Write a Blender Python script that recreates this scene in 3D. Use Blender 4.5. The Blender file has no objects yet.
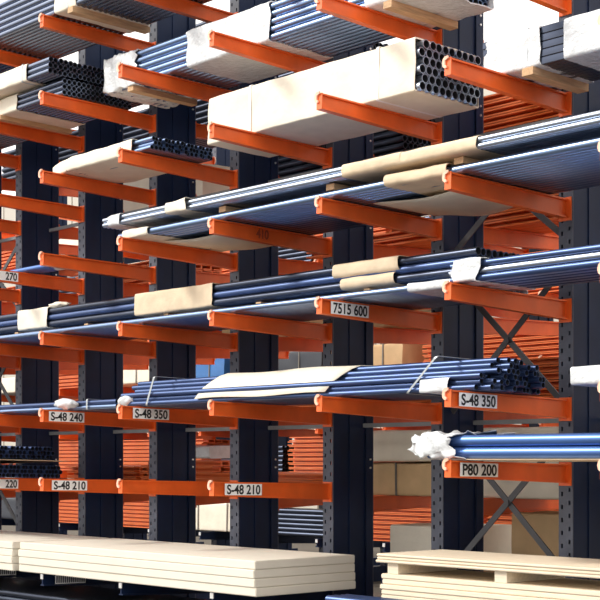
import bpy, bmesh, math, random
from mathutils import Vector, Matrix, noise
random.seed(7)
scene = bpy.context.scene
col = scene.collection
R = math.radians

# ------------------------------------------------------------------ camera
F_PX = 1442.0                                    # focal length in pixels of a 600 px frame
YAW = math.atan2(1300.0, F_PX)                   # angle between view axis and the rack run
EYE = 1.6
fw = Vector((-math.cos(YAW), math.sin(YAW), 0))
rt = Vector((math.sin(YAW), math.cos(YAW), 0))
cam_d = bpy.data.cameras.new('camera'); cam = bpy.data.objects.new('camera', cam_d); col.objects.link(cam)
cam_d.sensor_width = 36.0; cam_d.lens = 36.0 * F_PX / 600.0
cam_d.shift_y = 160.0 / 600.0
cam_d.clip_end = 300
cam.location = (10.966, -6.803, EYE)
cam.rotation_euler = Matrix((rt, (0, 0, 1), -fw)).transposed().to_euler()
scene.camera = cam

# ------------------------------------------------------------------ light
w = bpy.data.worlds.new('world'); scene.world = w; w.use_nodes = True
bg = w.node_tree.nodes['Background']
bg.inputs['Color'].default_value = (1.0, 0.975, 0.94, 1); bg.inputs['Strength'].default_value = 1.28
sun_d = bpy.data.lights.new('sun', 'SUN'); sun = bpy.data.objects.new('sun', sun_d); col.objects.link(sun)
sun_d.energy = 2.4; sun_d.angle = R(10); sun_d.color = (1.0, 0.95, 0.86)
sd = Vector((-1.15, -1.0, 1.05)).normalized()     # direction towards the sun
sun.rotation_euler = sd.to_track_quat('Z', 'Y').to_euler(); sun.location = (4, -10, 12)
vs = scene.view_settings
vs.view_transform = 'Standard'; vs.look = 'None'; vs.gamma = 1.0; vs.use_curve_mapping = False
vs.exposure = 0.42

# ------------------------------------------------------------------ materials
def mat(name, c, rough=0.5, metal=0.0, var=0.12, scale=6.0, bump=0.0, bscale=40.0, c2=None, aniso=None, spec=0.5):
    m = bpy.data.materials.new(name); m.use_nodes = True
    nt = m.node_tree; b = nt.nodes['Principled BSDF']
    tc = nt.nodes.new('ShaderNodeTexCoord'); n = nt.nodes.new('ShaderNodeTexNoise')
    mp = nt.nodes.new('ShaderNodeMapping')
    if aniso: mp.inputs['Scale'].default_value = aniso
    nt.links.new(tc.outputs['Object'], mp.inputs['Vector']); nt.links.new(mp.outputs['Vector'], n.inputs['Vector'])
    n.inputs['Scale'].default_value = scale; n.inputs['Detail'].default_value = 5
    r = nt.nodes.new('ShaderNodeValToRGB')
    lo = tuple(x * (1 - var) for x in c); hi = tuple(min(1, x * (1 + var)) for x in (c2 or c))
    r.color_ramp.elements[0].color = (*lo, 1); r.color_ramp.elements[1].color = (*hi, 1)
    r.color_ramp.elements[0].position = 0.3; r.color_ramp.elements[1].position = 0.7
    nt.links.new(n.outputs['Fac'], r.inputs['Fac']); nt.links.new(r.outputs['Color'], b.inputs['Base Color'])
    b.inputs['Roughness'].default_value = rough; b.inputs['Metallic'].default_value = metal
    b.inputs['Specular IOR Level'].default_value = spec
    if bump:
        n2 = nt.nodes.new('ShaderNodeTexNoise'); n2.inputs['Scale'].default_value = bscale; n2.inputs['Detail'].default_value = 4
        nt.links.new(mp.outputs['Vector'], n2.inputs['Vector'])
        bp = nt.nodes.new('ShaderNodeBump'); bp.inputs['Strength'].default_value = bump; bp.inputs['Distance'].default_value = 0.02
        nt.links.new(n2.outputs['Fac'], bp.inputs['Height']); nt.links.new(bp.outputs['Normal'], b.inputs['Normal'])
    return m
M = dict(
    orange=mat('orange_paint', (0.78, 0.125, 0.016), 0.42, var=0.14, scale=5),
    orange2=mat('orange_beam_paint', (0.80, 0.17, 0.035), 0.45, var=0.12, scale=4),
    navy=mat('navy_paint', (0.006, 0.016, 0.052), 0.45, var=0.2, scale=3, spec=0.25),
    slate=mat('slate_paint', (0.06, 0.068, 0.10), 0.5, var=0.2, scale=8),
    brace=mat('brace_paint', (0.05, 0.05, 0.06), 0.5, var=0.2),
    zinc=mat('zinc', (0.75, 0.75, 0.75), 0.3, 0.6),
    blue=mat('blue_tube', (0.05, 0.085, 0.20), 0.34, 0.6, var=0.2, scale=3, aniso=(0.4, 6, 6)),
    rblue=mat('royal_blue_pipe', (0.08, 0.17, 0.44), 0.36, 0.55, var=0.15, scale=3, aniso=(0.4, 6, 6)),
    gloss=mat('gloss_navy_tube', (0.17, 0.20, 0.28), 0.27, 0.95, var=0.15, scale=3, aniso=(0.4, 6, 6)),
    pblue=mat('pale_blue_tube', (0.19, 0.27, 0.44), 0.28, 0.9, var=0.15, scale=3, aniso=(0.4, 6, 6)),
    dark=mat('dark_tube', (0.045, 0.055, 0.085), 0.32, 0.8, var=0.25, scale=3, aniso=(0.4, 6, 6)),
    steel=mat('bright_steel_tube', (0.40, 0.46, 0.57), 0.30, 0.95, var=0.1, scale=3, aniso=(0.4, 6, 6)),
    kraft=mat('kraft_paper', (0.72, 0.57, 0.40), 0.7, var=0.08, scale=9, bump=0.25, bscale=18),
    cream=mat('cream_paper', (0.84, 0.77, 0.64), 0.65, var=0.06, scale=5, bump=0.25, bscale=12),
    film=mat('white_film', (0.70, 0.73, 0.76), 0.25, var=0.07, scale=14, bump=0.6, bscale=22),
    timber=mat('timber', (0.56, 0.36, 0.20), 0.75, var=0.18, scale=8, aniso=(8, 1, 8)),
    panel=mat('cream_panel', (0.76, 0.71, 0.61), 0.55, var=0.03, scale=4),
    plank=mat('pale_plank', (0.80, 0.69, 0.53), 0.65, var=0.08, scale=6, aniso=(1, 8, 8)),
    label=mat('label_white', (0.93, 0.93, 0.92), 0.5, var=0.03),
    ink=mat('black_ink', (0.012, 0.012, 0.014), 0.6, var=0.0),
    faint=mat('faded_ink', (0.30, 0.045, 0.015), 0.6, var=0.1),
    strap=mat('strap_steel', (0.45, 0.48, 0.50), 0.35, 0.5),
    strapd=mat('strap_dark', (0.16, 0.14, 0.12), 0.5),
    floor=mat('concrete', (0.085, 0.07, 0.055), 0.8, var=0.15, scale=1.5, bump=0.1),
    wall=mat('wall_cladding', (0.50, 0.46, 0.40), 0.6, var=0.05, scale=1.0),
    tan=mat('tan_paper', (0.60, 0.40, 0.21), 0.7, var=0.1, scale=5, bump=0.2, bscale=14),
    salmon=mat('pale_salmon_tip', (0.88, 0.50, 0.36), 0.5, var=0.15, scale=20),  # pale salmon colour of the rounded lug on each arm tip
    rail=mat('galvanised_rail', (0.22, 0.23, 0.24), 0.5),
    bore=mat('shaded_oxide_bore', (0.012, 0.014, 0.02), 0.7),  # dark oxide, with the shade of a deep bore put into the colour
    cyan=mat('blue_box', (0.03, 0.16, 0.45), 0.5),
    panelblue=mat('dark_box', (0.02, 0.025, 0.04), 0.5),
)

# ------------------------------------------------------------------ mesh helpers
class MB:
    def __init__(s): s.v = []; s.f = []; s.mi = []; s.sm = []
    def add(s, vs, fs, mi=0, smooth=False):
        o = len(s.v); s.v += [tuple(v) for v in vs]
        for f in fs: s.f.append(tuple(i + o for i in f)); s.mi.append(mi); s.sm.append(smooth)
    def box(s, x0, x1, y0, y1, z0, z1, mi=0):
        v = [(x, y, z) for x in (x0, x1) for y in (y0, y1) for z in (z0, z1)]
        s.add(v, [(0, 1, 3, 2), (4, 6, 7, 5), (0, 4, 5, 1), (2, 3, 7, 6), (0, 2, 6, 4), (1, 5, 7, 3)], mi)
    def bar(s, a, b, wd, th, up=(0, 1, 0), mi=0):
        a = Vector(a); b = Vector(b); d = (b - a).normalized(); u = Vector(up); n = d.cross(u).normalized()
        v = []
        for p in (a, b):
            for i, j in ((-1, -1), (1, -1), (1, 1), (-1, 1)): v.append(p + n * i * wd / 2 + u * j * th / 2)
        s.add(v, [(3, 2, 1, 0), (4, 5, 6, 7), (0, 1, 5, 4), (1, 2, 6, 5), (2, 3, 7, 6), (3, 0, 4, 7)], mi)
    def prism(s, ring, axis_pts, mi=0, smooth=False):          # loft of rings (list of lists of points), capped
        n = len(ring[0]); v = [p for r_ in ring for p in r_]; f = []
        for i in range(len(ring) - 1):
            for j in range(n):
                k = (j + 1) % n; f.append((i * n + j, i * n + k, (i + 1) * n + k, (i + 1) * n + j))
        s.add(v, f, mi, smooth)
        if axis_pts:
            s.add(ring[0], [tuple(range(n))[::-1]], mi); s.add(ring[-1], [tuple(range(n))], mi)
    def mesh(s, name, mats):
        me = bpy.data.meshes.new(name); me.from_pydata(s.v, [], s.f)
        for m in (mats if isinstance(mats, (list, tuple)) else [mats]): me.materials.append(m)
        me.polygons.foreach_set('material_index', s.mi); me.polygons.foreach_set('use_smooth', s.sm)
        bm = bmesh.new(); bm.from_mesh(me); bmesh.ops.recalc_face_normals(bm, faces=bm.faces); bm.to_mesh(me); bm.free()
        me.update(); return me
    def build(s, name, mats, parent=None, loc=(0, 0, 0), rot=(0, 0, 0)):
        return link(name, s.mesh(name, mats), parent, loc, rot)
def link(name, me, parent=None, loc=(0, 0, 0), rot=(0, 0, 0)):
    o = bpy.data.objects.new(name, me); col.objects.link(o); o.parent = parent; o.location = loc; o.rotation_euler = rot
    return o
def tag(o, label, cat, group=None, kind=None):
    o['label'] = label; o['category'] = cat
    if group: o['group'] = group
    if kind: o['kind'] = kind
    return o
def empty(name, loc, rot=(0, 0, 0)):
    o = link(name, None, None, loc, rot); o.empty_display_size = 0.2; return o

# ------------------------------------------------------------------ the setting
mb = MB(); mb.box(-70, 40, -40, 45, -0.3, 0); fl = mb.build('floor', M['floor']); fl['kind'] = 'structure'; fl['label'] = 'grey concrete yard floor under the racks'
mb = MB(); mb.box(-60, 20, 0, 0.2, 0, 9); wb = mb.build('wall_back', M['wall'], None, (0, 15, 0)); wb['kind'] = 'structure'; wb['label'] = 'pale clad wall far behind the racks'
mb = MB(); mb.box(-0.42, 0.42, -0.06, 0, 0, 9)
cl = mb.mesh('cladding_panel', M['wall'])
for i in range(80): link('cladding_panel', cl, wb, (-58 + i * 0.9, 0, 0))

# ------------------------------------------------------------------ cantilever uprights
A = 1.23            # arm length
DEP = 0.46          # column depth
BAY = 1.2
TILT = R(1.2); TT = math.tan(TILT)
LV = [0.60, 1.435, 2.045, 2.725, 3.425, 4.15, 4.845, 5.525]
HC = 6.6
RL = [0, 1.32] + [z + 0.01 for z in LV[2:]]      # rear arm levels
def plate_mesh(holes):
    xs = [-0.06, -0.040, -0.024, 0.024, 0.040, 0.06]; v = []; f = []
    nz = int(HC / 0.03)
    zs = [i * HC / nz for i in range(nz + 1)]
    for z in zs:
        for x in xs: v.append((x, 0, z))
    for i in range(nz):
        for j in range(5):
            if holes and ((j == 1 and i % 3 == 0) or (j == 3 and i % 3 == 1)) and i > 5: continue
            a = i * 6 + j; f.append((a, a + 1, a + 7, a + 6))
    m = MB(); m.add(v, f)
    return m.mesh('front_flange', M['slate'])
PLATE = plate_mesh(True)
m = MB(); m.box(-0.06, 0.06, -0.004, 0.004, 0, HC); PLATE_R = m.mesh('rear_flange', M['slate'])
m = MB()
for y0 in (0.006, DEP - 0.085):
    for x0 in (-0.06, 0.052): m.box(x0, x0 + 0.008, y0, y0 + 0.075, 0, HC)
CHEEK = m.mesh('side_lips', M['navy'])
m = MB(); m.box(-0.044, 0.044, 0.075, DEP - 0.085, 0.02, HC - 0.02)
WEB = m.mesh('web', M['navy'])
m = MB(); m.box(0.044, 0.052, 0.19, 0.235, 0.02, HC - 0.02); RIB = m.mesh('web_rib', M['navy'])
m = MB(); m.prism([[(x, 0.009 * math.cos(a * math.pi / 3), 0.009 * math.sin(a * math.pi / 3)) for a in range(6)] for x in (0, 0.008)], True)
HOLE_GLINT = m.mesh('hole_glint', M['zinc'])  # added pale studs, drawn as glints of light through the rear lip holes
def arm_mesh(mt='orange'):
    m = MB()
    def sect(y, h): # I-section outline
        wd, t, tw = 0.0275, 0.011, 0.007
        return [(x, y, z) for x, z in ((-wd, -h), (wd, -h), (wd, -h + t), (tw, -h + t), (tw, -t), (wd, -t), (wd, 0), (-wd, 0), (-wd, -t), (-tw, -t), (-tw, -h + t), (-wd, -h + t))]
    r0, r1 = sect(0.025, 0.108), sect(A - 0.012, 0.132); n = 12
    m.add(r0 + r1, [(j, (j + 1) % n, n + (j + 1) % n, n + j) for j in range(n)])
    for r_ in (r0, r1): m.add(r_, [(0, 1, 2, 11), (11, 2, 3, 10), (10, 3, 4, 9), (9, 4, 5, 8), (8, 5, 6, 7)])
    return m.mesh('arm', M[mt])
ARM = arm_mesh(); ARM_NAVY = arm_mesh('navy')
m = MB(); m.box(-0.052, 0.052, A - 0.012, A, -0.15, 0.012); ENDP = m.mesh('end_plate', M['orange']); ENDP_NAVY = m.mesh('end_plate', M['navy'])
m = MB(); m.box(-0.0275, 0.0275, 0.019, 0.025, -0.108, 0.004); CAP = m.mesh('tip_plate', M['orange'])
lug = [(-0.004, -0.062), (-0.004, -0.048), (-0.018, -0.040), (-0.016, -0.014), (0.010, -0.002), (0.010, 0.014), (-0.018, 0.012), (-0.034, -0.004), (-0.040, -0.028), (-0.034, -0.052), (-0.018, -0.064)]
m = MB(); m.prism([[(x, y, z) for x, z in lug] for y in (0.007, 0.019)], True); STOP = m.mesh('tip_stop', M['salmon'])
m = MB(); m.box(-0.02, 0.02, 0.017, 0.025, -0.05, -0.006); CAP_PALE = m.mesh('tip_plate', M['zinc'])
LABELS = {}
def label_mesh(txt, plate=True, ink='ink', align='CENTER'):
    key = (txt, plate, ink)
    if key in LABELS: return LABELS[key]
    W, H = 0.37, 0.088
    m = MB()
    if plate: m.box(0, 0.002, -W / 2, W / 2, -H / 2, H / 2, 0)
    if txt:
        cu = bpy.data.curves.new('tmp', 'FONT'); cu.body = txt; cu.size = 0.105; cu.align_x = align; cu.align_y = 'CENTER'; cu.offset = 0.0026
        ob = bpy.data.objects.new('tmp', cu); col.objects.link(ob)
        dg = bpy.context.evaluated_depsgraph_get()
        me = bpy.data.meshes.new_from_object(ob.evaluated_get(dg))
        w_ = max(v.co.x for v in me.vertices) - min(v.co.x for v in me.vertices)
        h0 = min(v.co.y for v in me.vertices); h1 = max(v.co.y for v in me.vertices)
        sc = (W * 0.9) / w_ if len(txt) > 5 else 0.8
        ox = 0.17 if align == 'RIGHT' else 0
        m.add([(0.0045, v.co.x * sc + ox, (v.co.y - (h0 + h1) / 2) * 0.95) for v in me.vertices], [tuple(p.vertices) for p in me.polygons], 1)
        bpy.data.objects.remove(ob); bpy.data.curves.remove(cu); bpy.data.meshes.remove(me)
    LABELS[key] = m.mesh('label_plate', [M['label'], M[ink]])
    return LABELS[key]
def add_arm(up, sgn, y, z):
    a = link('arm', ARM, up, (0, y, z), (-TILT, 0, 0) if sgn > 0 else (-TILT, 0, math.pi))
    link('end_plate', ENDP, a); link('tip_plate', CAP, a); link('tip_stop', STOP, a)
    return a
# upright origin: middle of front flange at floor, front arms point to -Y
def upright(X, Y, label, front, rear, group='rack uprights', hole_glints=True):
    u = empty('rack_upright', (X, Y, 0)); tag(u, label, 'rack upright', group)
    p = link('front_flange', PLATE, u); sm = p.modifiers.new('s', 'SOLIDIFY'); sm.thickness = 0.008; sm.offset = 0
    link('rear_flange', PLATE_R, u, (0, DEP - 0.006, 0))
    link('side_lips', CHEEK, u); link('web', WEB, u); link('web_rib', RIB, u)
    if hole_glints:
        for i, z in front:
            for dz in (0.10, 0.17): link('hole_glint', HOLE_GLINT, u, (0.06, DEP - 0.04, z + dz))
    b = MB(); b.box(-0.05, 0.05, -1.2, DEP + 1.2, 0.0, 0.2); b.build('base_beam', M['navy'], u)
    a = link('base_arm', ARM_NAVY, u, (0, -A, LV[0]), (-TILT, 0, 0)); link('end_plate', ENDP_NAVY, a); link('tip_plate', CAP_PALE, a)
    arms = {}
    for i, z in front: arms[i] = add_arm(u, 1, -A, z)
    for i, z in rear: arms[-i] = add_arm(u, -1, DEP + A, z)
    return u, arms
ALL = [(i, LV[i]) for i in range(1, 8)]
ordinal = {-3: 'rack upright at the far left edge of the photo, partly cut off', -2: 'second rack upright from the left edge, beside the crossed brace', -1: 'third rack upright from the left, with the 220 and 270 arm labels',
    0: 'rack upright carrying arms labelled 240 and S-48 210 left of centre', 1: 'rack upright left of centre carrying the arm labelled S-48 350', 2: 'rack upright in the middle whose lowest arm reads S-48 210',
    3: 'rack upright right of centre with the 7515 600 arm', 4: 'big rack upright at right with arms labelled S-48 350 and P80 200', 5: 'rack upright at the right edge, only its arm tips in the frame'}
UP = {}; ARMS = {}
for k in range(-3, 6):
    fr = list(ALL)
    if k == 3: fr = fr[1:]
    if k >= 4: fr = [(1, 1.598)] + fr[1:]
    UP[k], ARMS[k] = upright(k * BAY, A, ordinal[k], fr, [(i, RL[i]) for i in range(1, 8)])
def put_label(k, lv, txt, y, plate=True, ink='ink', align='CENTER'):
    return link('label_plate' if plate else 'painted_number', label_mesh(txt, plate, ink, align), ARMS[k][lv], (0.0275, y + 0.02, -0.056))
put_label(4, 2, 'S-48 350', 0.26); put_label(4, 1, 'P80 200', 0.27); put_label(3, 3, '7515 600', 0.27)
put_label(0, 2, 'S-48 240', 0.24); put_label(1, 2, 'S-48 350', 0.29); put_label(0, 1, 'S-48 210', 0.27)
put_label(2, 1, 'S-48 210', 0.29); put_label(-1, 1, '220', 0.28, align='RIGHT'); put_label(-1, 4, '270', 0.28, align='RIGHT')
put_label(2, 4, '410', 0.48, False, 'faint')
# ties and crossed braces
YM = A + DEP / 2
def tie(x0, x1, z, label):
    b = MB(); b.box(0, x1 - x0, -0.012, 0.012, -0.012, 0.012); b.box(0, x1 - x0, -0.012, -0.008, 0.012, 0.022)
    o = b.build('tie_rail', M['rail'], None, (x0, A + DEP - 0.115, z)); tag(o, label, 'rail', 'tie rails'); return o
names = ['far left', 'second', 'third', 'fourth', 'fifth', 'sixth', 'rightmost visible', 'right edge']
for n_, k in enumerate(range(-3, 5)):
    for z, wz in ((1.88, 'lower'), (4.06, 'upper')):
        tie(k * BAY + 0.062, (k + 1) * BAY - 0.062, z, f'{wz} dark steel tie rail in the {names[n_]} bay from the left')
def xbrace(k, z0, z1, label, YM=A + 0.10):
    x0, x1 = k * BAY + 0.064, (k + 1) * BAY - 0.064
    e = empty('cross_brace', (x0, YM, z0)); tag(e, label, 'brace', 'crossed braces')
    b = MB(); b.bar((0, -0.006, 0.06), (x1 - x0, -0.006, z1 - z0), 0.045, 0.01); b.build('brace_bar', M['brace'], e)
    b = MB(); b.bar((0, 0.006, z1 - z0), (x1 - x0, 0.006, 0.06), 0.045, 0.01); b.build('brace_bar', M['brace'], e)
    b = MB(); b.box((x1 - x0) / 2 - 0.02, (x1 - x0) / 2 + 0.02, -0.022, 0.022, (z1 - z0) / 2 + 0.01, (z1 - z0) / 2 + 0.05); b.build('centre_bolt', M['brace'], e)
for k, nm in ((3, 'right bay'), (-3, 'far left bay')):
    for z0, z1, wz in ((0.72, 1.80, 'lower'), (1.9, 2.98, 'middle'), (3.08, 4.0, 'upper')):
        xbrace(k, z0, z1, f'{wz} crossed steel brace in the {nm} between two uprights')

# ------------------------------------------------------------------ loads
def tube_mesh(d, length, shape, mt, wall=0.09):
    m = MB(); r = d / 2 * 0.985; ri = r * (1 - 2 * wall)
    if shape == 'round':
        n = 14; ang = [2 * math.pi * (i + 0.5) / n for i in range(n)]; pr = [(math.cos(a), math.sin(a)) for a in ang]
    elif shape == 'hex':
        n = 6; pr = [(math.cos(2 * math.pi * (i + 0.5) / n) * 1.1, math.sin(2 * math.pi * (i + 0.5) / n) * 1.1) for i in range(n)]
    else:
        n = 8; c = 0.82; pr = [(1, -c), (1, c), (c, 1), (-c, 1), (-1, c), (-1, -c), (-c, -1), (c, -1)]
    def ring(x, q): return [(x, a * q, b * q) for a, b in pr]
    L = length
    quads = [(j, (j + 1) % n, n + (j + 1) % n, n + j) for j in range(n)]
    m.add(ring(0, r) + ring(L, r), quads, 0, shape == 'round')
    for x in (0, L): m.add(ring(x, r) + ring(x, ri), quads)
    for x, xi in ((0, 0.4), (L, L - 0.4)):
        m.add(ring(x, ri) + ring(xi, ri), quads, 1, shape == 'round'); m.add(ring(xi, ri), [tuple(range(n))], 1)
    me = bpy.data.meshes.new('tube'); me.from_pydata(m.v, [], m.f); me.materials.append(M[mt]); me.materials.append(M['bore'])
    me.polygons.foreach_set('use_smooth', m.sm); me.polygons.foreach_set('material_index', m.mi)
    bm = bmesh.new(); bm.from_mesh(me); bmesh.ops.recalc_face_normals(bm, faces=bm.faces); bm.to_mesh(me); bm.free()
    return me
class Load: pass
def bundle(label, x0, x1, y0, z, rows, cols, d, shape='round', mt='blue', hexp=False, group=None, cat='tube bundle', dz=0.004, jit=0.01, name='tube_bundle', drop=None, sgn=1, mt2=None):
    """tubes lie along X; y0 = front edge measured from arm tip line Y=0; z = arm level"""
    e = empty(name, (x0, y0, z - TT * y0 * sgn + dz), (-TILT * sgn, 0, 0)); tag(e, label, cat, group)
    L = Load(); L.e = e; L.x0 = x0; L.x1 = x1; L.d = d; L.w = cols * d + (d / 2 if hexp else 0)
    ph = d * 0.87 if hexp else d
    L.h = (rows - 1) * ph + d
    me = tube_mesh(d, x1 - x0, shape, mt); me2 = tube_mesh(d, x1 - x0, shape, mt2) if mt2 else me
    for r_ in range(rows):
        for c in range(cols):
            if drop and drop(r_, c): continue
            yy = d / 2 + c * d + (d / 2 if hexp and r_ % 2 else 0)
            link('tube', me2 if (r_ + c) % 2 else me, e, (random.uniform(-jit, jit), yy, d / 2 + r_ * ph))
    return L
def rrect(y0, y1, z0, z1, rad, n=4):
    pts = []
    for cy, cz, a0 in ((y1 - rad, z1 - rad, 0), (y0 + rad, z1 - rad, 90), (y0 + rad, z0 + rad, 180), (y1 - rad, z0 + rad, 270)):
        for i in range(n + 1): a = R(a0 + 90 * i / n); pts.append((cy + rad * math.cos(a), cz + rad * math.sin(a)))
    out = []                                     # resample long sides
    for i in range(len(pts)):
        p, q = pts[i], pts[(i + 1) % len(pts)]; out.append(p)
        dd = math.hypot(q[0] - p[0], q[1] - p[1]); k = min(8, int(dd / 0.05))
        for t in range(1, k + 1): s_ = t / (k + 1); out.append((p[0] + (q[0] - p[0]) * s_, p[1] + (q[1] - p[1]) * s_))
    return out
def wrap(L, xa, xb, mt='kraft', pad=0.007, crumple=0.004, tl=0, tr=0, name='paper_sleeve', rad=0.02, z0=None, z1=None, y1=None, freq=7.0, y0=None, step=0.06):
    """paper or film sleeve round the bundle; tl / tr = length over which an end closes in"""
    a, b = xa - L.x0, xb - L.x0
    base = rrect((-pad if y0 is None else y0), (L.w + pad if y1 is None else y1), (-0.003 if z0 is None else z0), (L.h + pad if z1 is None else z1), rad)
    cy = sum(p[0] for p in base) / len(base); cz = sum(p[1] for p in base) / len(base)
    n = max(3, int((b - a) / step)); rings = []
    for i in range(n + 1):
        x = a + (b - a) * i / n; s = 1.0
        if tl and x - a < tl: s = 0.55 + 0.45 * math.sqrt((x - a) / tl)
        if tr and b - x < tr: s = 0.55 + 0.45 * math.sqrt((b - x) / tr)
        r_ = []
        for (y, z) in base:
            nv = noise.noise_vector(Vector((x * freq + L.x0 * 3, y * freq * 1.7, z * freq * 1.7 + xa)))
            k = crumple
            zz = cz + (z - cz) * s + nv.z * k
            if z < 0.012 and not z0: zz = max(zz, -0.003)
            r_.append((x + (nv.x * k * 2.5 if i in (0, n) else 0), cy + (y - cy) * s + nv.y * k - (k * 0.5 if y < cy else -k * 0.5), zz))
        rings.append(r_)
    m = MB(); m.prism(rings, None, 0, True)
    N = len(base)
    for i, r_ in ((0, rings[0]), (-1, rings[-1])):
        if (i == 0 and tl) or (i == -1 and tr): m.add(r_, [tuple(range(N))]); continue
        inner = [(p[0], cy + (p[1] - cy) * 0.985 , cz + (p[2] - cz) * 0.94) for p in r_]
        m.add(r_ + inner, [(j, (j + 1) % N, N + (j + 1) % N, N + j) for j in range(N)])
    return m.build(name, M[mt], L.e)
def strap(L, x, mt='strap', wd=0.022, pad=0.012, skew=0.0, z0=-0.004, y0=None):
    base = rrect(-pad if y0 is None else y0, L.w + pad, z0, L.h + pad, 0.015, 3); inner = rrect((-pad if y0 is None else y0) + 0.003, L.w + pad - 0.003, z0 + 0.002, L.h + pad - 0.003, 0.013, 3)
    m = MB(); a = x - L.x0; n = min(len(base), len(inner)); 
    def X(p): return a + skew * (p[1] / max(L.h, 0.01))
    o0 = [(X(p) - wd / 2, p[0], p[1]) for p in base]; o1 = [(X(p) + wd / 2, p[0], p[1]) for p in base]
    N = len(base); m.add(o0 + o1, [(j, (j + 1) % N, N + (j + 1) % N, N + j) for j in range(N)])
    o = m.build('strap', M[mt], L.e); s_ = o.modifiers.new('s', 'SOLIDIFY'); s_.thickness = 0.003; return o
def bearer(L, x, ln=None, th=0.05, wd=0.08, mt='timber', y0=-0.02):
    m = MB(); a = x - L.x0; m.box(a - wd / 2, a + wd / 2, y0, (ln or L.w + 0.02), -th - 0.002, -0.002)
    return m.build('bearer', M[mt], L.e)
def sheet(L, xa, xb, ya, yb, zf, mt='kraft', name='loose_paper', th=0.004, nx=14, ny=8):
    """loose curved paper sheet, zf(u, v) local height"""
    a, b = xa - L.x0, xb - L.x0; v = []; f = []
    for i in range(nx + 1):
        for j in range(ny + 1):
            u, q = i / nx, j / ny; p = zf(u, q)
            x, y = a + (b - a) * u, ya + (yb - ya) * q
            if isinstance(p, tuple): x += p[0]; y += p[1]; z = p[2]
            else: z = p
            v.append((x, y, z))
    for i in range(nx):
        for j in range(ny): k = i * (ny + 1) + j; f.append((k, k + 1, k + ny + 2, k + ny + 1))
    m = MB(); m.add(v, f, 0, True); o = m.build(name, M[mt], L.e); s_ = o.modifiers.new('s', 'SOLIDIFY'); s_.thickness = th; return o
def blob(L, x, y, z, sx, sy, sz, mt='film', name='film_scrap', amp=0.35, seed=0):
    bm = bmesh.new(); bmesh.ops.create_icosphere(bm, subdivisions=3, radius=1)
    for v in bm.verts:
        n_ = noise.noise(v.co * 2.3 + Vector((seed, seed * 2, 0))) ; v.co *= 1 + amp * n_
        v.co = Vector((v.co.x * sx, v.co.y * sy, v.co.z * sz))
    for f in bm.faces: f.smooth = True
    me = bpy.data.meshes.new(name); bm.to_mesh(me); bm.free(); me.materials.append(M[mt])
    return link(name, me, L.e, (x - L.x0, y, z))

# level 7 --------------------------------------------------------
g1 = bundle('bundle of bright-edged round tubes on the topmost arms at upper left', -3.6, 1.75, 0.10, LV[7], 6, 14, 0.056, 'round', 'gloss')
wrap(g1, 0.10, 0.42, 'cream', crumple=0.008); bearer(g1, 0.36, mt='timber'); strap(g1, 0.3)
# level 6 --------------------------------------------------------
f1 = bundle('lower glossy tube bundle resting on sixth-level arms at upper left', -3.4, 0.045, 0.20, LV[6], 3, 15, 0.05, 'round', 'gloss', jit=0.004)
wrap(f1, -1.6, -0.72, 'cream', crumple=0.006, z1=0.153); bearer(f1, -1.02, mt='timber', th=0.0401)
f1b = bundle('upper glossy tube bundle with open dark ends lying on the lower one, upper left', -3.4, 0.03, 0.07, LV[6], 3, 17, 0.05, 'round', 'gloss', jit=0.012, dz=0.175)
wrap(f1b, -1.5, -0.33, 'cream', crumple=0.007); strap(f1b, -0.40, 'strap')
f2 = bundle('long bundle of blue tubes with crumpled white film at both ends and middle', 0.30, 4.18, 0.48, LV[6], 5, 11, 0.06, 'round', 'pblue')
wrap(f2, 0.22, 0.78, 'film', crumple=0.026, freq=16, tl=0.10, step=0.03, name='plastic_film', pad=0.012)
wrap(f2, 1.50, 2.55, 'film', crumple=0.010, freq=9, name='plastic_film')
wrap(f2, 3.6, 4.22, 'film', crumple=0.012, freq=9, name='plastic_film')
bearer(f2, 0.72, th=0.045); bearer(f2, 3.83)
# level 5 --------------------------------------------------------
e1 = bundle('paper-wrapped bundle of thin blue tubes on fifth-level arms at left', 0.12, 1.38, 0.20, LV[5], 3, 16, 0.04, 'round', 'pblue', hexp=True, jit=0.03)
wrap(e1, -0.30, 1.12, 'cream', crumple=0.008, tl=0.5, pad=0.012)
e2 = bundle('big cream paper-wrapped bundle with a honeycomb of open tube ends', 1.88, 4.15, 0.44, LV[5], 6, 9, 0.068, 'round', 'steel', hexp=True, jit=0.005)
wrap(e2, 1.83, 4.12, 'cream', crumple=0.006, pad=0.008, rad=0.012, freq=4)
for x in (2.36, 3.76): strap(e2, x, 'label', wd=0.025, pad=0.016)
e3 = bundle('white film-wrapped pack of dark tubes at upper right', 4.62, 8.0, 0.56, LV[5], 5, 11, 0.05, 'sq', 'dark')
wrap(e3, 4.57, 5.11, 'film', crumple=0.012, tl=0.08, name='plastic_film'); wrap(e3, 5.30, 8.02, 'film', crumple=0.006, name='plastic_film')
bearer(e3, 5.02, th=0.05, wd=0.09); strap(e3, 5.0)
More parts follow.
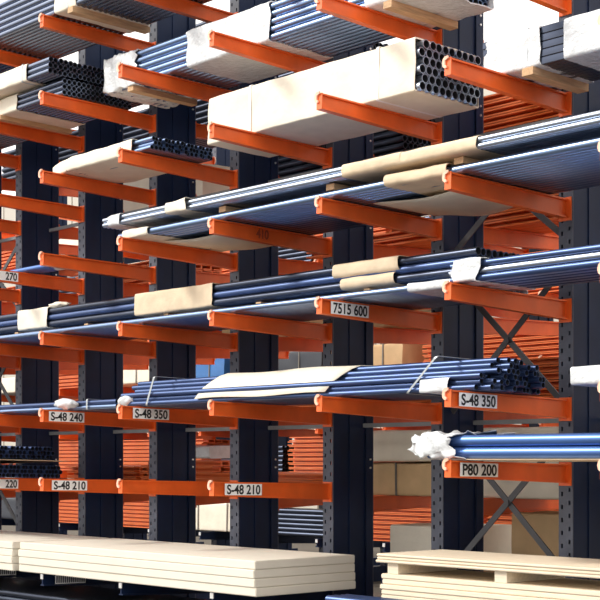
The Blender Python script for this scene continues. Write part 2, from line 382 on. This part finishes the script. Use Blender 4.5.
# level 4 --------------------------------------------------------
d1 = bundle('wide flat single layer of pale blue tubes below the paper-sleeved tubes', 1.05, 7.4, 0.10, LV[4], 1, 16, 0.06, 'round', 'pblue', jit=0.02)
wrap(d1, 1.0, 1.5, 'cream', crumple=0.016, tl=0.12); wrap(d1, 4.19, 4.74, 'kraft', crumple=0.010, pad=0.022, rad=0.03)
sheet(d1, 1.35, 2.35, 0.25, 0.9, lambda u, v: -0.012 - 0.05 * math.sin(math.pi * u) * (0.6 + 0.4 * math.sin(3 * v)), 'cream')
sheet(d1, 3.75, 4.74, 0.3, 0.95, lambda u, v: -0.012 - 0.055 * math.sin(math.pi * u) ** 2 * (0.5 + 0.5 * v), 'cream')
d2 = bundle('long upper layer of bright steel tubes reaching far left over the flat layer', 0.90, 7.4, 0.05, LV[4], 2, 10, 0.040, 'round', 'steel', dz=0.12, jit=0.015)
wrap(d2, 0.88, 1.15, 'film', crumple=0.01, tl=0.10, name='plastic_film'); wrap(d2, 1.80, 2.06, 'cream', crumple=0.012, pad=0.012)
wrap(d2, 3.80, 4.36, 'kraft', crumple=0.005, pad=0.010, rad=0.03); wrap(d2, 4.34, 5.02, 'kraft', crumple=0.005, pad=0.008, rad=0.03)
for x, nm in ((2.4, 'second'), (3.6, 'third'), (4.8, 'fourth')):
    m = MB(); m.box(-0.04, 0.04, 0, 0.42, 0, 0.043)
    o = m.build('timber_spacer', M['timber'], None, (x, 0.12, LV[4] - TT * 0.12 + 0.07), (-TILT, 0, 0)); tag(o, f'timber spacer between the two steel tube layers on the {nm} arm from left', 'spacer', 'timber spacers')
t4 = bundle('few short blue tubes with torn film end on the arm labelled 270', -3.6, -0.75, 0.55, LV[4], 1, 4, 0.05, 'round', 'rblue')
blob(t4, -0.72, 0.10, 0.05, 0.16, 0.12, 0.05, 'film', seed=8, amp=0.6)
# level 3 --------------------------------------------------------
c1 = bundle('single layer of pale blue round tubes on the arm labelled 7515 600', -3.9, 4.62, 0.20, LV[3], 1, 15, 0.052, 'round', 'pblue')
wrap(c1, 4.28, 4.66, 'film', crumple=0.005, name='plastic_film')
c2 = bundle('dark tube bundle with three kraft paper sleeves on top of the blue tubes', -3.9, 4.64, 0.46, LV[3], 3, 8, 0.06, 'round', 'dark', dz=0.125, mt2='blue')
wrap(c2, -1.12, -0.60, 'cream', crumple=0.006, pad=0.012); wrap(c2, 0.80, 1.86, 'kraft', crumple=0.006, pad=0.010)
wrap(c2, 3.28, 3.94, 'kraft', crumple=0.005, pad=0.014, z0=0.085, rad=0.035); wrap(c2, 3.36, 3.90, 'kraft', crumple=0.005, pad=0.016, z1=0.082, rad=0.035)
for x, nm in ((-2.4, 'far left'), (-1.2, 'left'), (0.0, 'fourth upright\'s'), (1.2, 'fifth upright\'s'), (2.4, 'middle upright\'s'), (3.6, '7515 600')):
    m = MB(); m.box(-0.03, 0.03, 0, 0.44, 0, 0.055)
    o = m.build('timber_spacer', M['timber'], None, (x, 0.48, LV[3] - TT * 0.48 + 0.062), (-TILT, 0, 0)); tag(o, f'timber spacer under the dark sleeved tubes over the {nm} arm', 'spacer', 'spacers under the dark tubes')
blob(c2, -0.5, 0.05, 0.20, 0.16, 0.06, 0.03, 'cream', 'paper_scrap')
c3 = bundle('bundle of blue tubes, every second one silver for highlights, with white wrapped end above the right arm', 4.74, 8.0, 0.10, LV[3], 3, 12, 0.045, 'round', 'blue', mt2='steel')  # alternate steel tubes paint the white highlights of an all-blue bundle
wrap(c3, 4.78, 5.0, 'film', crumple=0.016, name='plastic_film', pad=0.014)
# level 2 --------------------------------------------------------
a1 = bundle('thin layer of blue tubes with film scrap by label S-48 240', -3.9, 0.72, 0.30, LV[2], 2, 12, 0.042, 'round', 'pblue', mt2='blue')
blob(a1, -0.02, -0.02, 0.06, 0.17, 0.05, 0.045, 'film', seed=3); strap(a1, 0.3)
a2 = bundle('large loose bundle of blue round tubes ending over label S-48 350 at right', 0.98, 4.93, 0.18, LV[2], 6, 15, 0.042, 'round', 'blue', hexp=True, jit=0.07,
    drop=lambda r_, c: (c < (r_ - 2) * 1.1) or (c > 15.5 - r_))
blob(a2, 1.02, 0.03, 0.05, 0.10, 0.06, 0.05, 'film', seed=5); strap(a2, 1.35, 'strap', skew=0.1); strap(a2, 4.3, 'strap', skew=0.25)
sheet(a2, 2.05, 3.55, -0.02, 0.45, lambda u, v: (0.25 * v - 0.05, 0, 0.035 + 0.205 * min(1, v * 2.2) ** 0.7 + 0.006 * math.sin(9 * u + 4 * v)), 'cream', 'paper_sheet')
wrap(a2, 4.42, 4.66, 'film', crumple=0.01, name='plastic_film', y1=0.25, z1=0.09)
a3 = bundle('white film-wrapped bundle at the right edge in front of the big upright', 5.73, 8.0, 0.12, LV[2], 2, 8, 0.05, 'sq', 'dark')
wrap(a3, 5.69, 8.02, 'film', crumple=0.003, name='plastic_film')
# level 1 --------------------------------------------------------
p8 = bundle('thick glossy blue pipes with crumpled white wrapped end above label P80 200', 4.55, 8.0, 0.08, 1.598, 2, 8, 0.076, 'round', 'rblue', dz=0.012)
wrap(p8, 4.34, 4.82, 'film', crumple=0.042, tl=0.26, step=0.03, name='plastic_film', pad=0.02, rad=0.05, freq=13); sheet(p8, 4.9, 7.0, 0.0, 0.6, lambda u, v: -0.006, 'kraft')
b1 = bundle('lower dark blue tube bundle with open ends above label 220', -3.9, -1.08, 0.10, LV[1], 3, 18, 0.045, 'round', 'blue', hexp=True, jit=0.03)
b1b = bundle('upper dark blue tube bundle with open ends lying on the lower one at far left', -3.9, -1.08, 0.10, LV[1], 3, 16, 0.045, 'round', 'blue', hexp=True, jit=0.03, dz=0.185)
sheet(b1, -2.4, -1.0, -0.02, 0.85, lambda u, v: 0.142 + 0.03 * u, 'kraft')

# ------------------------------------------------------------------ sheet stacks on the base beams
def boards(x0, x1, y0, y1, z0, ths, mt, labels, group, jit=0.008):
    z = z0
    for t, lb in zip(ths, labels):
        m = MB(); j = [random.uniform(-jit, jit) for _ in range(4)]
        bm = bmesh.new(); bmesh.ops.create_cube(bm, size=1)
        X0, X1, Y0, Y1 = x0 + j[0], x1 + j[1], y0 + j[2], y1 + j[3]
        for v in bm.verts: v.co = Vector(((v.co.x) * (X1 - X0), v.co.y * (Y1 - Y0), (v.co.z + 0.5) * (t - 0.002)))
        bmesh.ops.bevel(bm, geom=bm.edges[:], offset=0.006, segments=2, affect='EDGES')
        me = bpy.data.meshes.new('sheet_panel'); bm.to_mesh(me); bm.free(); me.materials.append(M[mt])
        o = link('sheet_panel', me, None, ((X0 + X1) / 2, (Y0 + Y1) / 2, z)); tag(o, lb, 'panel', group); z += t
    return z
pos = ['bottom', 'second from bottom', 'second from top', 'topmost']
boards(-0.36, 2.93, 0.0, 1.03, 0.60, [0.066] * 4, 'panel', [f'cream sheet panel, {p} of the stack in the lower middle' for p in pos], 'cream panels in the middle stack')
boards(-3.9, -0.42, -0.03, 1.03, 0.60, [0.066] * 4, 'panel', [f'cream sheet panel, {p} of the stack cut by the lower left edge' for p in pos], 'cream panels in the left stack')
pos5 = ['bottom', 'second from bottom', 'third from bottom', 'fourth from bottom', 'fifth from bottom', 'topmost']
z = boards(3.92, 8.0, 0.30, 0.95, 0.60, [0.036] * 6, 'plank', [f'pale board, {p} below the gap in lower right stack' for p in pos5], 'pale boards under the gap')
for i, (x, nm) in enumerate(((4.02, 'leftmost'), (4.98, 'middle'), (6.0, 'right-hand'))):
    m = MB(); m.box(-0.05, 0.05, 0, 0.6, 0, 0.075); o = m.build('spacer_block', M['plank'], None, (x, 0.32, z)); tag(o, f'{nm} pale spacer block in the gap of the lower right board stack', 'spacer', 'board stack spacers')
boards(3.88, 8.0, 0.29, 0.97, z + 0.075, [0.021] * 3, 'plank', [f'pale board, {p} above the gap in lower right stack' for p in ('lowest', 'middle', 'topmost')], 'pale boards over the gap')
bundle('blue tubes low in front of the pale boards at the bottom edge', 3.66, 7.0, 0.02, LV[0], 1, 4, 0.06, 'round', 'blue')
bundle('added dark tubes deepening the shade under the cream panel stacks', -3.9, 3.1, 0.2, 0.204, 3, 14, 0.06, 'round', 'dark', dz=0, sgn=0)  # added dark fill where only shade lies below the panels
# ribbed grey tags on two base arms
for k in (0, -1):
    m = MB()
    m.box(0, 0.002, -0.16, 0.16, -0.04, 0.04)
    for i in range(14): m.box(0.002, 0.006, -0.15 + i * 0.022, -0.139 + i * 0.022, -0.03, 0.03, 1)
    a = [c for c in UP[k].children if c.name.startswith('base_arm')][0]
    m.build('ribbed_tag', [M['label'], M['slate']], a, (0.0275, 0.30, -0.056))

# ------------------------------------------------------------------ rear side of the rack and the rack behind
YR = A + DEP + A                    # rear arm tips
def pack(label, x0, x1, y0, y1, z, h, mt, cat='wrapped pack', name='wrapped_pack', group=None, straps=(0.25, 0.75), tilt=0.0, crumple=0.008):
    e = empty(name, (x0, y0, z), (tilt, 0, 0)); tag(e, label, cat, group)
    L = Load(); L.e = e; L.x0 = x0; L.x1 = x1; L.w = y1 - y0; L.h = h
    base = rrect(0, y1 - y0, 0, h, 0.025); n = max(4, int((x1 - x0) / 0.1)); rings = []
    for i in range(n + 1):
        x = (x1 - x0) * i / n
        rings.append([(x, y + crumple * noise.noise(Vector((x * 5 + x0, y * 6, zz * 6))), max(0, zz + crumple * noise.noise(Vector((x * 5, y * 6 + 9, zz * 6 + x0))) * (zz > 0.02))) for y, zz in base])
    m = MB(); m.prism(rings, True, 0, True); m.build('wrapping', M[mt], e)
    for f in straps: strap(L, x0 + (x1 - x0) * f, 'strapd', pad=0.009, z0=0.0)
    return L
BEAMS = {}
def beams(label, x0, x1, y0, z, rows, cols, group='orange beam stacks', h=0.058, wd=0.12, tilt=0.0):
    e = empty('beam_stack', (x0, y0, z), (tilt, 0, 0)); tag(e, label, 'beam stack', group)
    key = round(x1 - x0, 2)
    if key not in BEAMS:
        m = MB(); L = x1 - x0; t = 0.012; hh = h - 0.006
        pr = [(0, 0), (wd - 0.01, 0), (wd - 0.01, hh), (0, hh), (0, hh - t), (wd - 0.03, hh - t), (wd - 0.03, t), (0, t)]
        m.add([(x, y, zz) for x in (0, L) for y, zz in pr], [(j, (j + 1) % 8, 8 + (j + 1) % 8, 8 + j) for j in range(8)])
        for x in (0, L): m.add([(x, y, zz) for y, zz in pr], [(0, 1, 6, 7), (1, 2, 5, 6), (2, 3, 4, 5)])
        BEAMS[key] = m.mesh('beam', M['orange2'])
    for r_ in range(rows):
        for c in range(cols): link('beam', BEAMS[key], e, (random.uniform(-0.02, 0.02), c * wd, r_ * h))
    return e
rz = lambda lv, y: RL[lv] - TT * (YR - y) + 0.004      # rear arm top at depth y
def rpack(lb, x0, x1, y0, y1, lv, h, mt, dz=0, **k): return pack(lb, x0, x1, y0, y1, rz(lv, y0) + dz, h, mt, tilt=TILT, **k)
def rbeams(lb, x0, x1, y0, lv, r_, c, dz=0): return beams(lb, x0, x1, y0, rz(lv, y0) + dz, r_, c, tilt=TILT)
rpack('tan paper-wrapped pack low behind the white crumpled pipe end', 2.12, 3.2, 1.85, 2.6, 1, 0.27, 'tan', straps=(0.42,))
rpack('cream pack lying on the tan paper-wrapped pack behind the white pipe end', 2.15, 3.15, 1.85, 2.5, 1, 0.26, 'cream', dz=0.285, straps=())
rpack('pale paper pack behind the P80 200 pipes at right', 3.5, 6.2, 1.85, 2.6, 1, 0.55, 'cream', straps=())
m_ = pack('cream wrapped crate low behind the white pipe end', 2.5, 3.2, 1.85, 2.6, 0.70, 0.36, 'cream', straps=())
m_ = pack('tan wrapped crate low behind the crossed brace at lower right', 3.72, 4.68, 1.95, 2.7, 0.83, 0.36, 'tan', straps=())
for n_, (x, nm) in enumerate(((2.62, 'left'), (3.05, 'middle'), (3.95, 'right-hand'), (4.45, 'far right-hand'))):
    m = MB(); zt = 0.70 if x < 3.3 else 0.83; m.box(-0.1, 0.1, 0, 0.7, 0, zt - 0.002)
    for j in range(3): m.box(-0.12, 0.12, 0.05 + j * 0.25, 0.15 + j * 0.25, zt - 0.03, zt - 0.002)
    o = m.build('timber_trestle', M['timber'], None, (x, 1.95, 0)); tag(o, f'{nm} timber trestle under the tan crates behind the rack', 'trestle', 'trestles')
rbeams('stack of bright orange beams behind the upper part of the crossed brace at right', 2.9, 4.75, 1.9, 4, 4, 5)
rbeams('stack of orange beams behind the large blue tube bundle end at right', 3.1, 4.9, 1.95, 2, 6, 5)
rbeams('orange beams behind the third sleeve of the dark tube bundle', 1.35, 2.9, 1.95, 4, 2, 5)
rbeams('orange beams behind the upright with the 7515 600 arm', 1.5, 2.95, 1.95, 2, 5, 5)
rbeams('orange beams behind the middle upright above the white panels', 0.0, 1.7, 1.95, 1, 3, 5)
rbeams('orange beams behind the cream paper sheet', 0.1, 1.6, 1.95, 2, 5, 5)
rpack('small tan pack behind the dark tube bundle in the middle', 0.2, 1.45, 1.9, 2.4, 3, 0.24, 'tan', dz=0.0)
rpack('yellowish pack behind the arm labelled 7515 600', 1.6, 2.95, 1.9, 2.5, 3, 0.12, 'tan')
rbeams('orange beams behind the fourth upright from left at label S-48 350 height', -1.3, 0.4, 1.95, 2, 4, 5)
rbeams('orange beams behind the gap left of the upright with label S-48 350', -2.5, -1.35, 1.95, 2, 4, 5)
rbeams('orange beams low behind the gap by label S-48 210', -1.2, 0.0, 1.95, 1, 5, 5)
rbeams('orange beams low behind the gap at the left', -2.6, -1.3, 1.95, 1, 4, 5)
rpack('white film pack behind the middle of the lowest arms', -0.9, 0.0, 1.9, 2.4, 1, 0.12, 'film', dz=0.31)
rbeams('orange beams behind the long pale tubes at left', -2.4, -0.6, 1.95, 4, 4, 5)
rpack('cream pack behind the paper-wrapped bundle at left', -2.0, -0.1, 1.9, 2.5, 5, 0.35, 'cream')
rbeams('orange beams behind the upper right white pack', 3.0, 4.6, 1.95, 5, 6, 5)
rbeams('orange beams at far left behind the arm labelled 270', -4.0, -2.7, 1.95, 3, 5, 5)

def rbundle(lb, x0, x1, y0, lv, rows, cols, d, mt):
    L_ = bundle(lb, x0, x1, y0, 0, rows, cols, d, 'round', mt, sgn=0); L_.e.location.z = rz(lv, y0); L_.e.rotation_euler.x = TILT; return L_
rbundle('dark tube bundle behind the topmost bundle at upper left', -3.9, 2.9, 1.9, 7, 6, 12, 0.06, 'dark')
rbundle('dark tube bundle behind the film-wrapped blue tubes', -3.9, 2.2, 1.9, 6, 6, 12, 0.06, 'dark')
rbundle('dark tube bundle behind the cream honeycomb-ended bundle', 0.5, 2.6, 1.9, 5, 6, 12, 0.06, 'dark')
# second rack, further back across the aisle
Y2 = 5.6
nm2 = ['first', 'second', 'third', 'fourth', 'fifth', 'sixth', 'seventh', 'eighth', 'ninth', 'tenth', 'eleventh']
X2 = [-10.9 + 1.2 * i for i in range(11)]
for i, x in enumerate(X2): upright(x, Y2 + A, f'{nm2[i]} upright from the left of the rear rack across the aisle', ALL, [], 'rear rack uprights', False)
lvn = ['base', 'lowest', 'second', 'third', 'fourth', 'fifth', 'sixth', 'top']
rnd = random.Random(11)
for lv in range(0, 7):
    x = -11.4; n_ = 0
    while x < 1.6:
        ln = rnd.choice([1.3, 1.7, 2.2]); kind = rnd.choice(['b', 'b', 'b', 'p', 'p', 't'])
        h = 0.36 if lv else 0.6; yy = Y2 + rnd.uniform(0.05, 0.3); z = LV[lv] - TT * (yy - Y2) + 0.006
        where = f'on {lvn[lv]} level of rear rack, {nm2[min(n_, 10)]} from left'
        if kind == 'b': beams(f'stack of orange beams {where}', x, x + ln, yy, z, rnd.choice([4, 6, 8]) if lv else 10, 6, 'orange beams on the rear rack', tilt=-TILT)
        elif kind == 'p':
            mt, cn = rnd.choice([('cream', 'cream'), ('tan', 'tan'), ('film', 'white film'), ('panelblue', 'dark'), ('cyan', 'blue')])
            pack(f'{cn} wrapped pack {where}', x, x + ln, yy, yy + 0.8, z, rnd.uniform(0.25, 0.5), mt, group='packs on the rear rack', tilt=-TILT)
        else:
            L_ = bundle(f'dark tube bundle {where}', x, x + ln, Y2 + 0.2, LV[lv], 6, 8, 0.06, 'round', 'dark', group='tube bundles on the rear rack')
            L_.e.location.y = Y2 + 0.2; L_.e.location.z = LV[lv] - TT * 0.2 + 0.005
        x += ln + rnd.uniform(0.05, 0.35); n_ += 1
